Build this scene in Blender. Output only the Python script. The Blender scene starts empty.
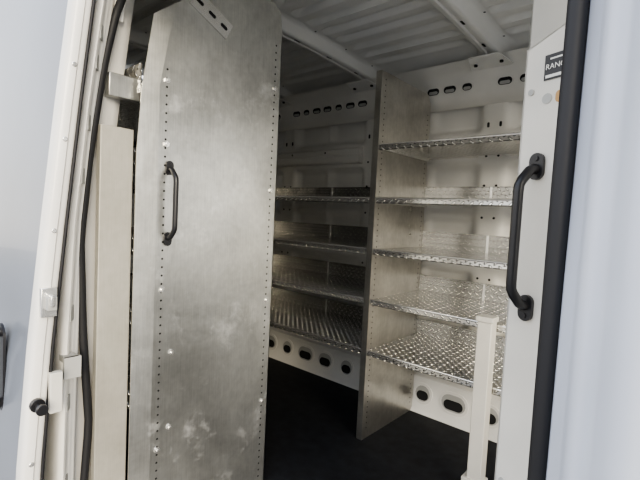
import bpy, bmesh, math, random
from mathutils import Vector, Matrix
random.seed(3)
D=bpy.data
# ---------------------------------------------------------------- materials
def newmat(name):
    m=D.materials.new(name); m.use_nodes=True
    nt=m.node_tree; b=nt.nodes['Principled BSDF']
    return m,nt,b
def N(nt,t,**k):
    n=nt.nodes.new(t)
    for a,v in k.items(): setattr(n,a,v)
    return n
def paint(name,col,rough=.4,metal=0,noise=.06,scale=6,bump=0.0,coat=0):
    m,nt,b=newmat(name)
    tc=N(nt,'ShaderNodeTexCoord'); nz=N(nt,'ShaderNodeTexNoise'); nz.inputs['Scale'].default_value=scale
    nz.inputs['Detail'].default_value=6
    nt.links.new(tc.outputs['Object'],nz.inputs['Vector'])
    r=N(nt,'ShaderNodeValToRGB')
    r.color_ramp.elements[0].position=.3; r.color_ramp.elements[1].position=.7
    r.color_ramp.elements[0].color=[max(0,c*(1-noise*2)) for c in col]+[1]
    r.color_ramp.elements[1].color=[min(1,c*(1+noise)) for c in col]+[1]
    nt.links.new(nz.outputs['Fac'],r.inputs['Fac']); nt.links.new(r.outputs['Color'],b.inputs['Base Color'])
    b.inputs['Roughness'].default_value=rough; b.inputs['Metallic'].default_value=metal
    b.inputs['Coat Weight'].default_value=coat
    if bump:
        bp=N(nt,'ShaderNodeBump'); bp.inputs['Strength'].default_value=.4; bp.inputs['Distance'].default_value=bump
        n2=N(nt,'ShaderNodeTexNoise'); n2.inputs['Scale'].default_value=scale*12
        nt.links.new(tc.outputs['Object'],n2.inputs['Vector'])
        nt.links.new(n2.outputs['Fac'],bp.inputs['Height']); nt.links.new(bp.outputs['Normal'],b.inputs['Normal'])
    return m
def brushed(name,dark,light,rough=.42,metal=.75,smudge=0.0):
    m,nt,b=newmat(name)
    tc=N(nt,'ShaderNodeTexCoord')
    n1=N(nt,'ShaderNodeTexNoise'); n1.inputs['Scale'].default_value=3.2; n1.inputs['Detail'].default_value=9; n1.inputs['Roughness'].default_value=.68; n1.inputs['Distortion'].default_value=.3
    mp=N(nt,'ShaderNodeMapping'); mp.inputs['Scale'].default_value=(90,90,2)
    n2=N(nt,'ShaderNodeTexNoise'); n2.inputs['Scale'].default_value=4; n2.inputs['Detail'].default_value=4
    n3=N(nt,'ShaderNodeTexNoise'); n3.inputs['Scale'].default_value=45; n3.inputs['Detail'].default_value=5
    L=nt.links.new
    L(tc.outputs['Object'],n1.inputs['Vector']); L(tc.outputs['Object'],mp.inputs['Vector']); L(mp.outputs['Vector'],n2.inputs['Vector'])
    L(tc.outputs['Object'],n3.inputs['Vector'])
    a=N(nt,'ShaderNodeMath',operation='MULTIPLY_ADD'); a.inputs[1].default_value=.20
    L(n2.outputs['Fac'],a.inputs[0]); 
    s=N(nt,'ShaderNodeMath',operation='MULTIPLY'); s.inputs[1].default_value=.65; L(n1.outputs['Fac'],s.inputs[0])
    s3=N(nt,'ShaderNodeMath',operation='MULTIPLY_ADD'); s3.inputs[1].default_value=.15; L(n3.outputs['Fac'],s3.inputs[0]); L(s.outputs[0],s3.inputs[2])
    L(s3.outputs[0],a.inputs[2])
    r=N(nt,'ShaderNodeValToRGB'); r.color_ramp.elements[0].position=.34; r.color_ramp.elements[1].position=.66
    r.color_ramp.elements[0].color=dark+(1,); r.color_ramp.elements[1].color=light+(1,)
    L(a.outputs[0],r.inputs['Fac']); col=r.outputs['Color']
    rr=N(nt,'ShaderNodeMapRange'); rr.inputs['To Min'].default_value=rough-.06; rr.inputs['To Max'].default_value=rough+.10
    L(n1.outputs['Fac'],rr.inputs['Value']); L(rr.outputs[0],b.inputs['Roughness'])
    b.inputs['Metallic'].default_value=metal
    if smudge:
        n4=N(nt,'ShaderNodeTexNoise'); n4.inputs['Scale'].default_value=8; n4.inputs['Detail'].default_value=10; n4.inputs['Roughness'].default_value=.72
        L(tc.outputs['Object'],n4.inputs['Vector'])
        m4=N(nt,'ShaderNodeMapRange'); m4.inputs['From Min'].default_value=.56; m4.inputs['From Max'].default_value=.70; m4.inputs['To Max'].default_value=smudge
        L(n4.outputs['Fac'],m4.inputs['Value'])
        mx=N(nt,'ShaderNodeMix',data_type='RGBA'); L(m4.outputs[0],mx.inputs['Factor']); L(col,mx.inputs['A']); mx.inputs['B'].default_value=(.93,.93,.91,1)
        col=mx.outputs['Result']
        ms=N(nt,'ShaderNodeMath',operation='MULTIPLY_ADD'); ms.inputs[1].default_value=-.5; ms.inputs[2].default_value=metal
        L(m4.outputs[0],ms.inputs[0]); L(ms.outputs[0],b.inputs['Metallic'])
    L(col,b.inputs['Base Color'])
    bp=N(nt,'ShaderNodeBump'); bp.inputs['Strength'].default_value=.08; bp.inputs['Distance'].default_value=.002
    L(n1.outputs['Fac'],bp.inputs['Height']); L(bp.outputs['Normal'],b.inputs['Normal'])
    return m
def diamond(name,col,pitch=.026):
    m,nt,b=newmat(name); L=nt.links.new
    uv=N(nt,'ShaderNodeUVMap'); mp=N(nt,'ShaderNodeMapping')
    mp.inputs['Rotation'].default_value=(0,0,math.radians(45)); mp.inputs['Scale'].default_value=(1/pitch,)*3
    L(uv.outputs['UV'],mp.inputs['Vector'])
    sp=N(nt,'ShaderNodeSeparateXYZ'); L(mp.outputs['Vector'],sp.inputs[0])
    def M(op,a,b_=None,c=None):
        n=N(nt,'ShaderNodeMath',operation=op)
        for i,x in enumerate((a,b_,c)):
            if x is None: continue
            if isinstance(x,(int,float)): n.inputs[i].default_value=x
            else: L(x,n.inputs[i])
        return n.outputs[0]
    x,y=sp.outputs[0],sp.outputs[1]
    fx=M('FLOOR',x); fy=M('FLOOR',y)
    u=M('SUBTRACT',M('SUBTRACT',x,fx),.5); v=M('SUBTRACT',M('SUBTRACT',y,fy),.5)
    par=M('MULTIPLY',M('FRACT',M('ADD',M('MULTIPLY',M('ADD',fx,fy),.5),.01)),2.0)
    par=M('GREATER_THAN',par,.5)
    k1=M('MULTIPLY_ADD',par,2.0,1.0); k2=M('MULTIPLY_ADD',par,-2.0,3.0)
    l=M('SQRT',M('ADD',M('POWER',M('ABSOLUTE',M('MULTIPLY',u,k1)),2),M('POWER',M('ABSOLUTE',M('MULTIPLY',v,k2)),2)))
    mr=N(nt,'ShaderNodeMapRange',interpolation_type='SMOOTHSTEP'); L(l,mr.inputs['Value'])
    mr.inputs['From Min'].default_value=.22; mr.inputs['From Max'].default_value=.58; mr.inputs['To Min'].default_value=1; mr.inputs['To Max'].default_value=0
    bp=N(nt,'ShaderNodeBump'); bp.inputs['Strength'].default_value=1; bp.inputs['Distance'].default_value=.007
    L(mr.outputs[0],bp.inputs['Height']); L(bp.outputs['Normal'],b.inputs['Normal'])
    mx=N(nt,'ShaderNodeMix',data_type='RGBA'); L(mr.outputs[0],mx.inputs['Factor'])
    mx.inputs['A'].default_value=[c*.6 for c in col]+[1]; mx.inputs['B'].default_value=[min(1,c*1.25) for c in col]+[1]
    L(mx.outputs['Result'],b.inputs['Base Color'])
    b.inputs['Metallic'].default_value=.85; b.inputs['Roughness'].default_value=.2
    return m
M_white=paint('van_white_paint',(.80,.78,.73),.35,noise=.04,coat=.3)
M_inner=paint('interior_primer_white',(.76,.75,.71),.5,noise=.05,scale=4)
M_roof=paint('roof_inner_paint',(.82,.82,.79),.40,noise=.04,scale=3)
M_door_shade=paint('sliding_door_white_shaded',(.19,.21,.245),.3,noise=.08,scale=2,coat=.2)  # same white van paint, its grey-blue shade put into the base colour
M_cream=paint('cream_panel_paint',(.66,.64,.58),.4,noise=.05)
M_pillar=paint('pillar_paint_cool',(.55,.58,.64),.35,noise=.03,coat=.2)
M_black=paint('black_rubber',(.012,.012,.014),.6)
M_blackp=paint('black_handle_coating',(.014,.014,.016),.35)
M_floor=paint('rubber_floor_mat',(.010,.011,.014),.75,noise=.3,scale=20,bump=.002)
M_ply=brushed('liner_metal_beige',(.36,.34,.29),(.52,.50,.44),.5,0.35)
M_alu=brushed('brushed_aluminium',(.40,.40,.38),(.76,.76,.72),.32,.88,smudge=.45)
M_alu2=brushed('brushed_aluminium_divider',(.38,.37,.34),(.68,.66,.61),.28,.9)
M_dia=diamond('diamond_tread_plate',(.80,.79,.75))
M_bolt=paint('zinc_bolt',(.88,.87,.84),.25,.85)
M_dark=paint('dark_cavity',(.015,.015,.015),.9)
M_grey=paint('grey_trim',(.42,.42,.40),.5)
M_asph=paint('asphalt',(.30,.29,.27),.9,noise=.2,scale=30)
M_lw=paint('label_white',(.8,.8,.75),.5)
M_orange=paint('label_orange',(.5,.3,.12),.5)
# ---------------------------------------------------------------- builder
class MB:
    def __init__(s): s.v=[];s.f=[];s.m=[]
    def add(s,vs,fs,mi=0):
        o=len(s.v); s.v+= [tuple(p) for p in vs]; s.f+=[tuple(i+o for i in f) for f in fs]; s.m+=[mi]*len(fs)
    def box(s,x0,x1,y0,y1,z0,z1,mi=0):
        vs=[(x,y,z) for x in(x0,x1) for y in(y0,y1) for z in(z0,z1)]
        s.add(vs,[(0,1,3,2),(4,6,7,5),(0,4,5,1),(2,3,7,6),(0,2,6,4),(1,5,7,3)],mi)
    def obox(s,c,a,b,n,mi=0):
        c,a,b,n=map(Vector,(c,a,b,n))
        vs=[c+i*a+j*b+k*n for i in(-1,1) for j in(-1,1) for k in(-1,1)]
        s.add(vs,[(0,1,3,2),(4,6,7,5),(0,4,5,1),(2,3,7,6),(0,2,6,4),(1,5,7,3)],mi)
    def prism(s,pts,off,mi=0):
        n=len(pts); off=Vector(off); P=[Vector(p) for p in pts]
        vs=P+[p+off for p in P]
        fs=[tuple(range(n)),tuple(range(2*n-1,n-1,-1))]+[(i,(i+1)%n,n+(i+1)%n,n+i) for i in range(n)]
        s.add(vs,fs,mi)
    def stad(s,c,u,v,w,h,mi=0,off=None,seg=8):
        c,u,v=Vector(c),Vector(u).normalized(),Vector(v).normalized()
        r=min(w,h)/2; pts=[]
        for q in range(4):
            sx=(1,-1,-1,1)[q]; sy=(1,1,-1,-1)[q]
            for k in range(seg//2+1):
                a=math.pi/2*q+math.pi/2*k/(seg//2)
                pts.append(c+u*(sx*(w/2-r)+r*math.cos(a))+v*(sy*(h/2-r)+r*math.sin(a)))
        out=[]
        for p in pts:
            if not out or (p-out[-1]).length>1e-5: out.append(p)
        if (out[0]-out[-1]).length<1e-5: out.pop()
        s.prism(out,off,mi)
    def tube(s,path,r,mi=0,seg=10,closed=False,flat=1.0,ref=(0,1,0)):
        P=[Vector(p) for p in path]; n=len(P); ref=Vector(ref); vs=[]
        for i in range(n):
            if closed: t=P[(i+1)%n]-P[i-1]
            else: t=P[min(i+1,n-1)]-P[max(i-1,0)]
            t.normalize(); a=ref-t*ref.dot(t); a.normalize(); b=t.cross(a)
            for k in range(seg):
                an=2*math.pi*k/seg; vs.append(P[i]+a*math.cos(an)*r*flat+b*math.sin(an)*r)
        fs=[]
        for i in range(n if closed else n-1):
            j=(i+1)%n
            for k in range(seg): fs.append((i*seg+k,i*seg+(k+1)%seg,j*seg+(k+1)%seg,j*seg+k))
        if not closed: fs+= [tuple(range(seg)),tuple((n-1)*seg+k for k in range(seg))]
        s.add(vs,fs,mi)
    def grid(s,rows,mi=0):
        o=len(s.v); c=len(rows[0])
        vs=[p for r in rows for p in r]
        s.add(vs,[(i*c+j,i*c+j+1,(i+1)*c+j+1,(i+1)*c+j) for i in range(len(rows)-1) for j in range(c-1)],mi)
    def make(s,name,mats,parent=None,bevel=0,ang=35,recalc=True):
        me=D.meshes.new(name); me.from_pydata(s.v,[],s.f); 
        for m in mats: me.materials.append(m)
        for p,mi in zip(me.polygons,s.m): p.material_index=mi
        if recalc:
            bm=bmesh.new(); bm.from_mesh(me); bmesh.ops.recalc_face_normals(bm,faces=bm.faces); bm.to_mesh(me); bm.free()
        uv=me.uv_layers.new(name='UVMap')
        for p in me.polygons:
            n=p.normal; ax=max(range(3),key=lambda i:abs(n[i]))
            for li in p.loop_indices:
                co=me.vertices[me.loops[li].vertex_index].co
                uv.data[li].uv=(co.x,co.y) if ax==2 else ((co.x,co.z) if ax==1 else (co.y,co.z))
        me.shade_smooth(); me.set_sharp_from_angle(angle=math.radians(ang))
        ob=D.objects.new(name,me); bpy.context.scene.collection.objects.link(ob)
        if parent: ob.parent=parent
        if bevel:
            b=ob.modifiers.new('Bevel','BEVEL'); b.width=bevel; b.segments=2; b.limit_method='ANGLE'; b.angle_limit=math.radians(40)
        return ob
def empty(name):
    e=D.objects.new(name,None); bpy.context.scene.collection.objects.link(e); e.empty_display_size=.1; return e
def ss(a,b,x):
    t=max(0,min(1,(x-a)/(b-a))); return t*t*(3-2*t)
def interp(tab,z):
    if z<=tab[0][0]: return tab[0][1]
    for (a,b),(c,d) in zip(tab,tab[1:]):
        if z<=c: return b+(d-b)*(z-a)/(c-a)
    return tab[-1][1]
XB,XF,XC=-2.9,1.3,.30
RIBS=[-2.23,-1.51,-.79,-.07,.65]
# ---------------------------------------------------------------- shell
def zr(y):
    t=abs(y-1.35)/.85
    return 1.93-.04*t*t-.11*max(0,(t-.8)/.2)**2
mb=MB(); rows=[]
nx=int((XF-XB)/.02)
for i in range(nx+1):
    x=XB+(XF-XB)*i/nx; row=[]
    m=1.0
    for r in RIBS: m*=ss(.08,.14,abs(x-r))
    for j in range(256):
        y=.5+1.7*j/255
        ph=((y-.5)/.105)%1.0
        bead=ss(.08,.18,ph)*(1-ss(.55,.65,ph))
        e=ss(.60,.68,y)*(1-ss(2.0,2.06,y))
        row.append((x,y,zr(y)+.024*bead*m*e))
    rows.append(row)
mb.grid(rows); mb.make('ceiling',[M_roof],ang=60,recalc=False)
for r in RIBS:
    mb=MB(); prof=[(-.080,-.002),(-.058,-.004),(-.048,-.014),(-.038,-.050),(-.030,-.057),(-.012,-.057),(-.008,-.050),(.008,-.050),(.012,-.057),(.030,-.057),(.038,-.050),(.048,-.014),(.058,-.004),(.080,-.002)]
    rows=[]
    for j in range(60):
        y=.53+1.64*j/59
        w=1+.5*ss(1.95,2.17,y)
        rows.append([(r+a*w,y,zr(y)+b) for a,b in prof])
    mb.grid(rows)
    for j in range(6):
        y=.78+.24*j
        mb.stad((r,y,zr(y)-.0505),(1,0,0),(0,1,0),.010,.04,1,(0,0,-.001))
        mb.stad((r+.069,y+.05,zr(y+.05)-.0045),(1,0,0),(0,1,0),.010,.010,1,(0,0,-.001))
        mb.stad((r-.069,y+.05,zr(y+.05)-.0045),(1,0,0),(0,1,0),.010,.010,1,(0,0,-.001))
    # end gusset with bolts where the bow lands on the cant rail
    mb.prism([(r-.10,2.10,1.795),(r+.10,2.10,1.795),(r+.07,1.98,1.815),(r-.07,1.98,1.815)],(0,0,-.004))
    for dx in(-.06,.06): mb.tube([(r+dx,2.05,1.802),(r+dx,2.05,1.792)],.009,1,8,ref=(1,0,0))
    mb.make('roof_bow',[M_roof,M_dark],ang=50)
def wall_y(x,z):
    m=1.0
    for r in RIBS: m*=ss(.06,.09,abs(x-r))
    w=0
    for a,b in((.24,.80),(.86,1.36),(1.50,1.68)): w=max(w,ss(a,a+.03,z)*(1-ss(b-.03,b,z)))
    bead=0
    for zc in(.5,1.08): bead=max(bead,1-ss(.012,.03,abs(z-zc)))
    mid=0
    for r in RIBS: mid=max(mid,1-ss(.02,.035,abs(x-r-.36)))
    return 2.185+.045*m*w*(1-.45*bead)*(1-.6*mid)
mb=MB()
def wgrid(xa,xb,za,zb):
    n=int(round((xb-xa)/.02)); k=int(round((zb-za)/.015))
    mb.grid([[(xa+(xb-xa)*i/n,wall_y(xa+(xb-xa)*i/n,za+(zb-za)*j/k),za+(zb-za)*j/k) for j in range(k+1)] for i in range(n+1)])
wgrid(XB,XC,0,1.83); wgrid(XC,XF,0,.80); wgrid(XC,XF,1.70,1.83)
for r in RIBS[:4]:
    for k in range(9):
        z=.3+.155*k
        for dx in(-.03,.03): mb.stad((r+dx,2.185,z),(1,0,0),(0,0,1),.012,.012 if k%2 else .026,1,(0,-.0015,0))
mb.make('wall_far',[M_inner,M_dark],ang=60)
mb=MB()
P=[(2.19,1.64),(2.165,1.655),(2.135,1.69),(2.125,1.76),(2.10,1.80),(2.05,1.835)]
mb.grid([[(x,a,b) for a,b in P] for x in(XB,XF)])
x=XB+.05; nrm=Vector((0,-.07,-.01)).normalized(); k=0
while x<XF-.1:
    if min(abs(x-r) for r in RIBS)>.05:
        w=.066 if k%3 else .05
        c=Vector((x,2.129,1.728)); v=Vector((0,-.01,.07))
        mb.stad(c+nrm*.001,(1,0,0),v,w+.018,.056,0,nrm*.003); mb.stad(c+nrm*.0042,(1,0,0),v,w,.034,1,nrm*.001)
        mb.stad(c+nrm*.0052-v.normalized()*.006,(1,0,0),v,w*.75,.016,2,nrm*.0006)
    x+=.092; k+=1
x=XB+.1
while x<XF-.1:
    mb.stad((x,2.112,1.785),(1,0,0),(0,-.025,.04),.018,.012,1,nrm*.002); x+=.12
mb.make('trim_cant_rail',[M_inner,M_dark,M_grey],ang=50)
mb=MB()
for a,b in((-2.85,-1.58),(-1.44,-.86),(-.72,-.14)):
    mb.prism([(a,2.215,1.375),(a,2.15,1.385),(a,2.138,1.40),(a,2.138,1.424),(a,2.143,1.428),(a,2.143,1.436),(a,2.138,1.44),(a,2.138,1.462),(a,2.15,1.475),(a,2.215,1.485)],(b-a,0,0))
    x=a+.10
    while x<b-.04:
        mb.stad((x,2.138,1.451),(1,0,0),(0,0,1),.012,.012,1,(0,-.0015,0)); x+=.30
mb.make('trim_mid_rail',[M_inner,M_dark],ang=40)
mb=MB()
mb.grid([[(x,yy,zz) for yy,zz in((2.20,.21),(2.155,.205),(2.135,.19),(2.12,.02),(2.10,.0))] for x in(XB,XF)])
x=XB+.1;k=0
while x<XF-.1:
    w=(.11,.085,.13)[k%3]; nn=Vector((0,-1,.09)).normalized(); v=Vector((0,.09,1)).normalized()
    c=Vector((x,2.1275,.105))
    mb.stad(c,(1,0,0),v,w+.028,.115,0,nn*.004); mb.stad(c+nn*.0042,(1,0,0),v,w,.086,2,nn*.001)
    mb.stad(c+nn*.0052-v*.010,(1,0,0),v,w*.8,.050,1,nn*.001)
    x+=.175;k+=1
mb.make('trim_lower_rail',[M_inner,M_dark,M_grey],ang=40)
mb=MB(); mb.box(XB,XF,.46,2.22,-.05,0); 
mb.make('floor',[M_floor])
mb=MB(); mb.box(XB-.04,XB,.5,1.34,0,1.86); mb.box(XB-.04,XB,1.36,2.2,0,1.86)
mb.box(XB-.05,XB-.02,.48,2.22,-.05,1.92); mb.box(XB,XB+.02,.62,1.24,.2,.9); mb.box(XB,XB+.02,1.46,2.08,.2,.9)
mb.make('wall_rear',[M_inner],bevel=.008)
mb=MB(); mb.box(XF,XF+.05,.42,2.22,-.05,.65); mb.box(XF,XF+.05,.42,.50,.65,1.9); mb.box(XF,XF+.05,2.14,2.22,.65,1.9); mb.box(XF,XF+.05,.42,2.22,1.80,1.92)
mb.make('wall_front',[M_grey],bevel=.01)
# near body side
YG=[(-.4,.44),(.4,.445),(.7,.45),(1.0,.463),(1.3,.49),(1.6,.525),(1.9,.56)]
def yg(z): return interp(YG,z)
mb=MB(); rows=[]
prof=[(XB,-.06),(-1.24,-.058),(-1.212,-.056),(-1.203,-.052),(-1.20,-.044),(-1.206,-.036),(-1.222,-.030),(-1.226,-.020),(-1.240,-.016),(-1.243,-.006),(-1.248,.0),(-1.262,.003),(-1.275,.012),(-1.28,.05),(-1.30,.075),(XB,.08)]
for k in range(58):
    z=-.4+.04*k
    rows.append([(x,yg(z)+d,z) for x,d in prof])
mb.grid(rows)
for z in(.30,.52,.76,1.12,1.26,1.42,1.5):
    mb.obox((-1.214,yg(z)-.033,z),(.010,-.007,0),(0,0,.020),(.001,.002,0),1)
    for dz in(-.011,.011): mb.stad((-1.214,yg(z)-.0365,z+dz),(1,-.6,0),(0,0,1),.007,.007,2,(.001,-.002,0))
mb.box(-1.215,-1.175,.392,.425,.64,.655,1); mb.box(-1.215,-1.175,.392,.425,.60,.612,1); mb.box(-1.182,-1.172,.39,.43,.60,.655,1)
mb.make('wall_near_rear',[M_white,M_grey,M_dark],ang=50)
mb=MB(); rows=[]; rows2=[]
prof=[(.0,.60),(-.05,.585),(-.075,.53),(-.088,.49),(-.094,.476),(-.090,.466),(-.080,.461),(-.077,.452),(-.071,.440),(-.064,.436),(-.056,.434),(-.050,.426),(-.042,.416),(-.034,.409),(-.02,.404),(.1,.398),(XC,.398)]
for k in range(58):
    z=-.4+.04*k; t=.5*(yg(z)-.47)
    rows.append([(x,y+t,z) for x,y in prof])
    if z<.82: rows2.append([(x,.398+t,z) for x in(XC,.8,1.34)])
mb.grid(rows); mb.grid(rows2); mb.box(XC,1.34,.46,.52,1.72,1.90); mb.make('wall_near_front',[M_pillar],ang=50)
mb=MB(); rows=[]
for x in(-1.3,-.05):
    rows.append([(x,y,z) for y,z in((.62,1.86),(.60,1.70),(.55,1.675),(.53,1.665),(.51,1.67),(.48,1.68),(.47,1.70),(.50,1.90))])
mb.grid(rows)
pts=[(-1.30,.53,1.70)]
for k in range(9):
    a=math.pi/2*k/8; pts.append((-1.15-.11*math.cos(a),.53,1.56+.11*math.sin(a)))
pts.append((-1.15,.53,1.70)); 
mb.prism(pts,(0,.03,0))
mb.make('trim_door_header',[M_white],bevel=.004)
mb=MB(); mb.box(-1.29,-.06,.40,.47,-.4,.0); mb.box(-1.29,-.06,.38,.44,-.4,-.12)
mb.make('trim_door_sill',[M_white],bevel=.01)
GL=[(0.05,.47),(.26,.472),(.43,.482),(.7,.462),(.95,.452),(1.19,.472),(1.4,.50),(1.6,.535),(1.7,.545)]
path=[]
for k in range(32):
    z=.08+.045*k
    path.append((-1.248,interp(GL,z)-.002,z))
    if z>1.50: break
for k in range(1,9):
    a=math.pi/2*k/8; z=1.54+.11*math.sin(a)
    path.append((-1.138-.11*math.cos(a),interp(GL,z),z))
for k in range(1,10): path.append((-1.138+.1*k,.54-.003*k,1.65))
for k in range(0,7):
    a=math.pi/2*k/6; path.append((-.181+.08*math.sin(a),.505-.01*math.sin(a),1.57+.08*math.cos(a)))
for k in range(0,33):
    z=1.54-.045*k; path.append((-.101,.47+.35*max(0,yg(z)-.47),z))
for k in range(0,7):
    a=math.pi/2*k/6; path.append((-.141+.04*math.cos(a),.47,.06-.04*math.sin(a)))
for k in range(1,11): path.append((-.141-.1*k,.468,.02))
path.append((-1.22,.468,.03)); path.append((-1.24,.468,.05))
mb=MB(); mb.tube(path,.0095,0,12,True,1.15); 
mb.make('trim_door_seal',[M_black],ang=80)
# ---------------------------------------------------------------- sliding door (open)
YD=[(-.3,.30),(.2,.288),(.4,.293),(.7,.312),(1.0,.338),(1.3,.366),(1.55,.392),(1.8,.42)]
def yd(z): return interp(YD,z)
mb=MB(); rows=[]
for k in range(53):
    z=-.32+.04*k; y0=yd(z)
    feat=.008*(1-ss(.02,.06,abs(z-.72)))
    pr=[(-2.42,.0+feat),(-1.9,feat),(-1.5,feat),(-1.30,feat),(-1.24,feat*.6),(-1.19,.001),(-1.165,.001),(-1.155,.004),(-1.150,.010),(-1.150,.026),(-1.156,.030),(-1.156,.038),(-1.160,.044),(-1.20,.046),(-1.24,.05),(-1.9,.05),(-2.42,.05)]
    rows.append([(x,y0+d,z) for x,d in pr])
mb.grid(rows)
for i in range(len(mb.f)):
    j=i%16
    mb.m[i]=0 if j<5 else 1
door=mb.make('sliding_door',[M_door_shade,M_white],ang=40)
mb=MB(); mb.tube([(-1.157,yd(-.3+.04*k)+.047,-.3+.04*k) for k in range(51)],.0042,0,8)
mb.make('edge_seal',[M_black],parent=door,ang=80)
mb=MB()
z=.81; mb.box(-1.152,-1.138,yd(z)+.006,yd(z)+.040,z-.035,z+.035,1); mb.box(-1.142,-1.118,yd(z)+.014,yd(z)+.034,z-.016,z+.016,0); mb.box(-1.139,-1.110,yd(z)+.018,yd(z)+.026,z-.006,z+.02,1)
z=.565
mb.tube([(-1.15,yd(z)+.02,z),(-1.137,yd(z)+.02,z)],.016,2,16,ref=(0,0,1)); mb.tube([(-1.137,yd(z)+.02,z),(-1.112,yd(z)+.02,z)],.007,2,12,ref=(0,0,1)); mb.tube([(-1.114,yd(z)+.02,z),(-1.104,yd(z)+.02,z)],.013,2,16,ref=(0,0,1))
z=.585; mb.box(-1.158,-1.140,yd(z)+.045,yd(z)+.072,z-.05,z+.05,3)
for z in(.2,.42,.98,1.2,1.38): mb.tube([(-1.151,yd(z)+.02,z),(-1.147,yd(z)+.02,z)],.006,1,12,ref=(0,0,1))
mb.make('door_latch_set',[M_grey,M_bolt,M_blackp,M_cream],parent=door,bevel=.0015)
mb=MB(); 
mb.stad((-1.37,yd(.6)-.001,.6),(1,0,0),(0,0,1),.07,.24,0,(0,-.006,0))
mb.tube([(-1.37,yd(.6)+.002,.70),(-1.37,yd(.6)-.03,.69),(-1.37,yd(.6)-.038,.66),(-1.37,yd(.6)-.038,.54),(-1.37,yd(.6)-.03,.51),(-1.37,yd(.6)+.002,.50)],.013,0,12,ref=(1,0,0))
mb.make('outer_pull_handle',[M_blackp],parent=door,ang=50)
# ---------------------------------------------------------------- grab handle helper
def grab_handle(parent,base,n,side,L=.225,out=.042):
    base,n,side=Vector(base),Vector(n).normalized(),Vector(side).normalized(); up=Vector((0,0,1))
    mb=MB(); h=L/2
    def p(o,z): return base+n*o+up*z
    raw=[(.002,h-.010),(.012,h-.010),(.020,h-.014),(out-.006,h-.030),(out-.001,h-.038),(out,h-.048),(out,h*.4),(out,0),(out,-h*.4),(out,-h+.048),(out-.001,-h+.038),(out-.006,-h+.030),(.020,-h+.014),(.012,-h+.010),(.002,-h+.010)]
    mb.tube([p(a,b) for a,b in raw],.0080,0,12,flat=.95,ref=side)
    for s in(1,-1):
        mb.stad(base+up*s*(h-.006)+n*.0005,side,up,.024,.042,0,n*.006)
        mb.stad(base+up*s*(h+.006)+n*.0065,side,up,.008,.008,0,n*.002)
    mb.make('grab_handle',[M_blackp,M_bolt],parent=parent,ang=50)
# ---------------------------------------------------------------- near shelving end panel
unit=empty('near_shelving_unit')
X0=-1.2
mb=MB()
main=[(X0,.640,0),(X0,1.115,0),(X0,1.113,1.70),(X0,1.10,1.78),(X0,1.07,1.80),(X0,.86,1.80),(X0,.69,1.655),(X0,.665,1.55),(X0,.640,1.40)]
mb.prism(main,(-.003,0,0))
strip=[(X0-.0,.640,0),(X0-.0,.640,1.40),(X0-.0,.665,1.55),(X0-.0,.69,1.655),(X0-.010,.622,1.60),(X0-.012,.592,1.38),(X0-.013,.582,1.2),(X0-.013,.580,0)]
mb.prism(strip,(-.003,0,0))
mb.prism([(X0,1.115,0),(X0-.035,1.115,0),(X0-.035,1.113,1.70),(X0,1.113,1.70)],(0,-.003,0))
z=.03
while z<1.68:
    for y,zt in((.662,1.46),(1.085,1.68)):
        if z<zt: mb.stad((X0,y,z),(0,1,0),(0,0,1),.0065,.0065,1,(.0006,0,0))
    z+=.0254
for y,z in((.662,1.42),(.665,1.235),(.662,.80),(.662,.30),(1.085,1.5),(1.085,1.13),(1.085,.72),(1.085,.33),(.70,.36),(.69,.12),(.70,.60)):
    mb.tube([(X0,y,z),(X0+.005,y,z)],.009,2,6,ref=(0,0,1)); mb.tube([(X0+.004,y,z),(X0+.009,y,z)],.004,2,8,ref=(0,0,1))
u=Vector((0,.90,-.42)).normalized(); v=Vector((0,.42,.90)).normalized()
c=Vector((X0+.003,.805,1.66))
mb.obox(c,u*.075,v*.028,(.003,0,0),2)
for s in(-.05,0,.05): mb.stad(c+u*s+Vector((.0031,0,0)),u,v,.028,.011,1,(.0006,0,0))
mb.make('end_panel',[M_alu,M_dark,M_bolt],parent=unit,ang=12)
mb=MB()
for z in(.43,.67,.905,1.14,1.38):
    mb.box(-2.5,X0-.036,.60,1.10,z-.003,z); mb.box(-2.5,X0-.036,1.10,1.103,z-.028,z+.006); mb.box(-2.5,X0-.036,.60,.603,z,z+.08)
mb.box(-2.503,-2.5,.6,1.103,0,1.7)
mb.make('trays',[M_dia],parent=unit)
mb=MB(); mb.box(-1.275,-1.245,.515,.605,1.35,1.415); mb.box(-1.40,-1.275,.585,.605,1.36,1.40)
mb.make('top_bracket',[M_alu],parent=unit,bevel=.003)
grab_handle(unit,(X0,.676,1.06),(1,0,0),(0,1,0))
mb=MB(); mb.box(-1.252,-1.228,.489,.580,.0,1.265); mb.make('liner_panel',[M_ply],bevel=.002)
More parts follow.
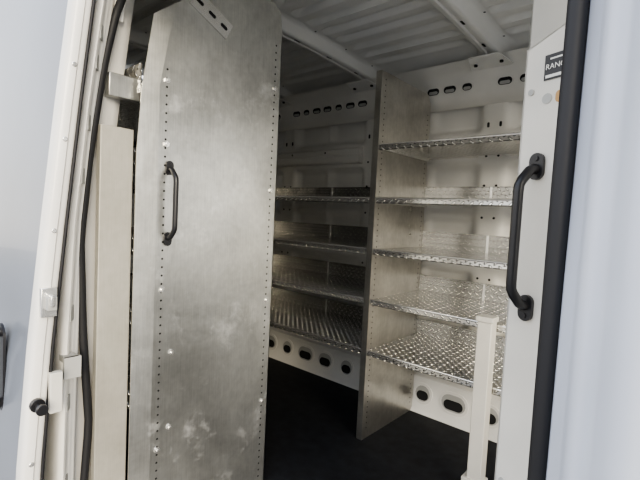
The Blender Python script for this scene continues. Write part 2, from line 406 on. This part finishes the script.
# ---------------------------------------------------------------- far shelving
sh=empty('shelving_unit')
def divider(x,name):
    mb=MB()
    mb.prism([(x,1.645,0),(x,2.118,0),(x,2.118,1.66),(x,2.08,1.705),(x,1.645,1.71)],(.003,0,0))
    mb.box(x-.028,x+.003,1.642,1.645,0,1.71)
    mb.box(x-.028,x,2.115,2.118,0,1.6)
    z=.05
    while z<1.68:
        for y in(1.675,2.09):
            if y<2 or z<1.62: mb.stad((x+.003,y,z),(0,1,0),(0,0,1),.006,.006,1,(.0006,0,0))
        z+=.0254
    for z in(.42,.66,.895,1.13,1.37):
        for y in(1.675,2.09): mb.tube([(x+.003,y,z),(x+.009,y,z)],.008,2,6,ref=(0,0,1))
    mb.make(name,[M_alu2,M_dark,M_bolt],parent=sh,ang=30)
divider(-1.11,'divider_panel'); divider(-2.36,'end_panel_rear')
def tray(x0,x1,z):
    mb=MB()
    mb.box(x0,x1,1.652,2.108,z-.003,z)
    mb.prism([(x0,1.652,z),(x0,1.648,z-.002),(x0,1.646,z-.022),(x0,1.649,z-.026),(x0,1.664,z-.026),(x0,1.664,z-.024),(x0,1.650,z-.023),(x0,1.6525,z-.003)],(x1-x0,0,0))
    mb.box(x0,x1,2.105,2.108,z,z+.085)
    mb.box(x0,x1,2.096,2.105,z+.083,z+.085)
    mb.tube([(x0,1.649,z-.002),(x1,1.649,z-.002)],.0048,1,8,ref=(0,0,1))
    mb.box(x0,x0+.02,1.66,2.10,z-.024,z-.003,1); mb.box(x1-.02,x1,1.66,2.10,z-.024,z-.003,1)
    n=(x1-x0)
    mb.box(x0+n*.5-.006,x0+n*.5+.006,2.103,2.105,z,z+.085,1)
    mb.make('shelf_tray',[M_dia,M_bolt],parent=sh,ang=30)
for z in(1.14,.905,.67,.43): tray(-2.357,-1.140,z)
for z in(1.38,1.14,.905,.67,.43): tray(-1.105,-.402,z)
mb=MB()
for y in(1.655,2.085): mb.box(-.402,-.372,y,y+.03,0,1.6)
mb.make('end_uprights',[M_alu2],parent=sh)
mb=MB()
mb.box(-.583,-.530,1.585,1.640,.0,.70)
mb.box(-.60,-.52,1.575,1.64,.0,.085); mb.box(-.589,-.524,1.579,1.64,.685,.705)
for x,z in((-.585,.055),(-.54,.03)): mb.tube([(x,1.575,z),(x,1.569,z)],.007,1,6,ref=(0,0,1))
mb.make('support_post',[M_cream,M_bolt],bevel=.004)
# ---------------------------------------------------------------- right-hand partition panel with handle
part=empty('partition_panel')
A=Vector((-.226,.745,0)); d=Vector((.326,-.125,0)).normalized(); n=Vector((d.y,-d.x,0)).normalized()
if n.y>0: n=-n
mb=MB()
mb.prism([A,A+d*.13,A+d*.13+Vector((0,0,1.375)),A+Vector((0,0,1.33))],-n*.003)
mb.prism([A,A-n*.03,A-n*.03+Vector((0,0,1.325)),A+Vector((0,0,1.33))],d*.003)
mb.prism([A+Vector((0,0,1.33)),A+d*.13+Vector((0,0,1.375)),A+d*.13+Vector((0,0,1.375))-n*.03,A+Vector((0,0,1.33))-n*.03],(0,0,-.003))
for z in(1.26,.62,.30): mb.stad(A+d*.014+Vector((0,0,z)),d,(0,0,1),.010,.010,1,n*.002)
mb.make('panel_sheet',[M_cream,M_grey],parent=part,ang=30)
grab_handle(part,A+d*.036+Vector((0,0,1.03)),n,d,L=.235)
mb=MB(); c=A+d*.056+Vector((0,0,1.292))
mb.obox(c+n*.001,d*.021,(0,0,.019),n*.001)
mb.obox(c+n*.0022+Vector((0,0,-.014)),d*.018,(0,0,.0022),n*.0003,1)
mb.obox(c+n*.0022+Vector((0,0,.012)),d*.012,(0,0,.0012),n*.0003,1)
c2=A+d*.042+Vector((0,0,1.245)); mb.stad(c2+n*.0005,d,(0,0,1),.016,.016,3,n*.0006); mb.stad(c2+d*.02+n*.0005,d,(0,0,1),.012,.018,2,n*.0006)
mb.make('sticker_label',[M_blackp,M_lw,M_orange,M_grey],parent=part)
cu=D.curves.new('sticker_text','FONT'); cu.body='RANGE'; cu.size=.0115; cu.extrude=.0002; cu.align_x='CENTER'; cu.align_y='CENTER'
to=D.objects.new('sticker_text',cu); bpy.context.scene.collection.objects.link(to); cu.materials.append(M_lw)
mat=Matrix((d,Vector((0,0,1)),n)).transposed().to_4x4(); mat.translation=c+n*.0025; to.matrix_world=mat; to.parent=part
mb=MB()
pr=[(.05,.80),(-.20,.815),(-.245,.825),(-.255,.85),(-.245,.90),(.05,.92)]
mb.grid([[(x,y,z) for x,y in pr] for z in(0,.5,1,1.5,1.9)])
mb.make('trim_inner_pillar',[M_grey],ang=50)
mb=MB(); mb.box(-30,30,-30,30,-.65,-.60); mb.make('ground',[M_asph])
# ---------------------------------------------------------------- world + light
w=D.worlds.new('sky'); bpy.context.scene.world=w; w.use_nodes=True; nt=w.node_tree
bg=nt.nodes['Background']; tc=nt.nodes.new('ShaderNodeTexCoord'); sp=nt.nodes.new('ShaderNodeSeparateXYZ')
rp=nt.nodes.new('ShaderNodeValToRGB'); nt.links.new(tc.outputs['Generated'],sp.inputs[0]); nt.links.new(sp.outputs['Z'],rp.inputs['Fac'])
e=rp.color_ramp.elements; e[0].position=0; e[0].color=(.86,.81,.73,1); e[1].position=.7; e[1].color=(.62,.70,.88,1)
e2=rp.color_ramp.elements.new(.18); e2.color=(.88,.88,.88,1)
nt.links.new(rp.outputs['Color'],bg.inputs['Color']); bg.inputs['Strength'].default_value=2.7
sl=D.lights.new('sun','SUN'); sl.energy=4.4; sl.angle=math.radians(30); sl.color=(1,.88,.68)
so=D.objects.new('sun',sl); bpy.context.scene.collection.objects.link(so)
so.rotation_euler=Vector((-.80,.50,-.30)).to_track_quat('-Z','Y').to_euler()
try: bpy.context.scene.view_settings.look='AgX - Medium High Contrast'
except Exception as ex: print(ex)
# ---------------------------------------------------------------- camera
cam=D.cameras.new('camera'); co=D.objects.new('camera',cam); bpy.context.scene.collection.objects.link(co)
cam.sensor_width=36; cam.lens=430/640*36; cam.clip_start=.02
p=.059; r=.05
Fh=Vector((-.656,.755,0)).normalized(); R=Vector((Fh.y,-Fh.x,0)); Z=Vector((0,0,1))
F=Fh*math.cos(p)-Z*math.sin(p); U=Fh*math.sin(p)+Z*math.cos(p)
ri=R*math.cos(r)+U*math.sin(r); ui=-R*math.sin(r)+U*math.cos(r)
m=Matrix((ri,ui,-F)).transposed().to_4x4(); m.translation=(0,0,1.05); co.matrix_world=m
bpy.context.scene.camera=co
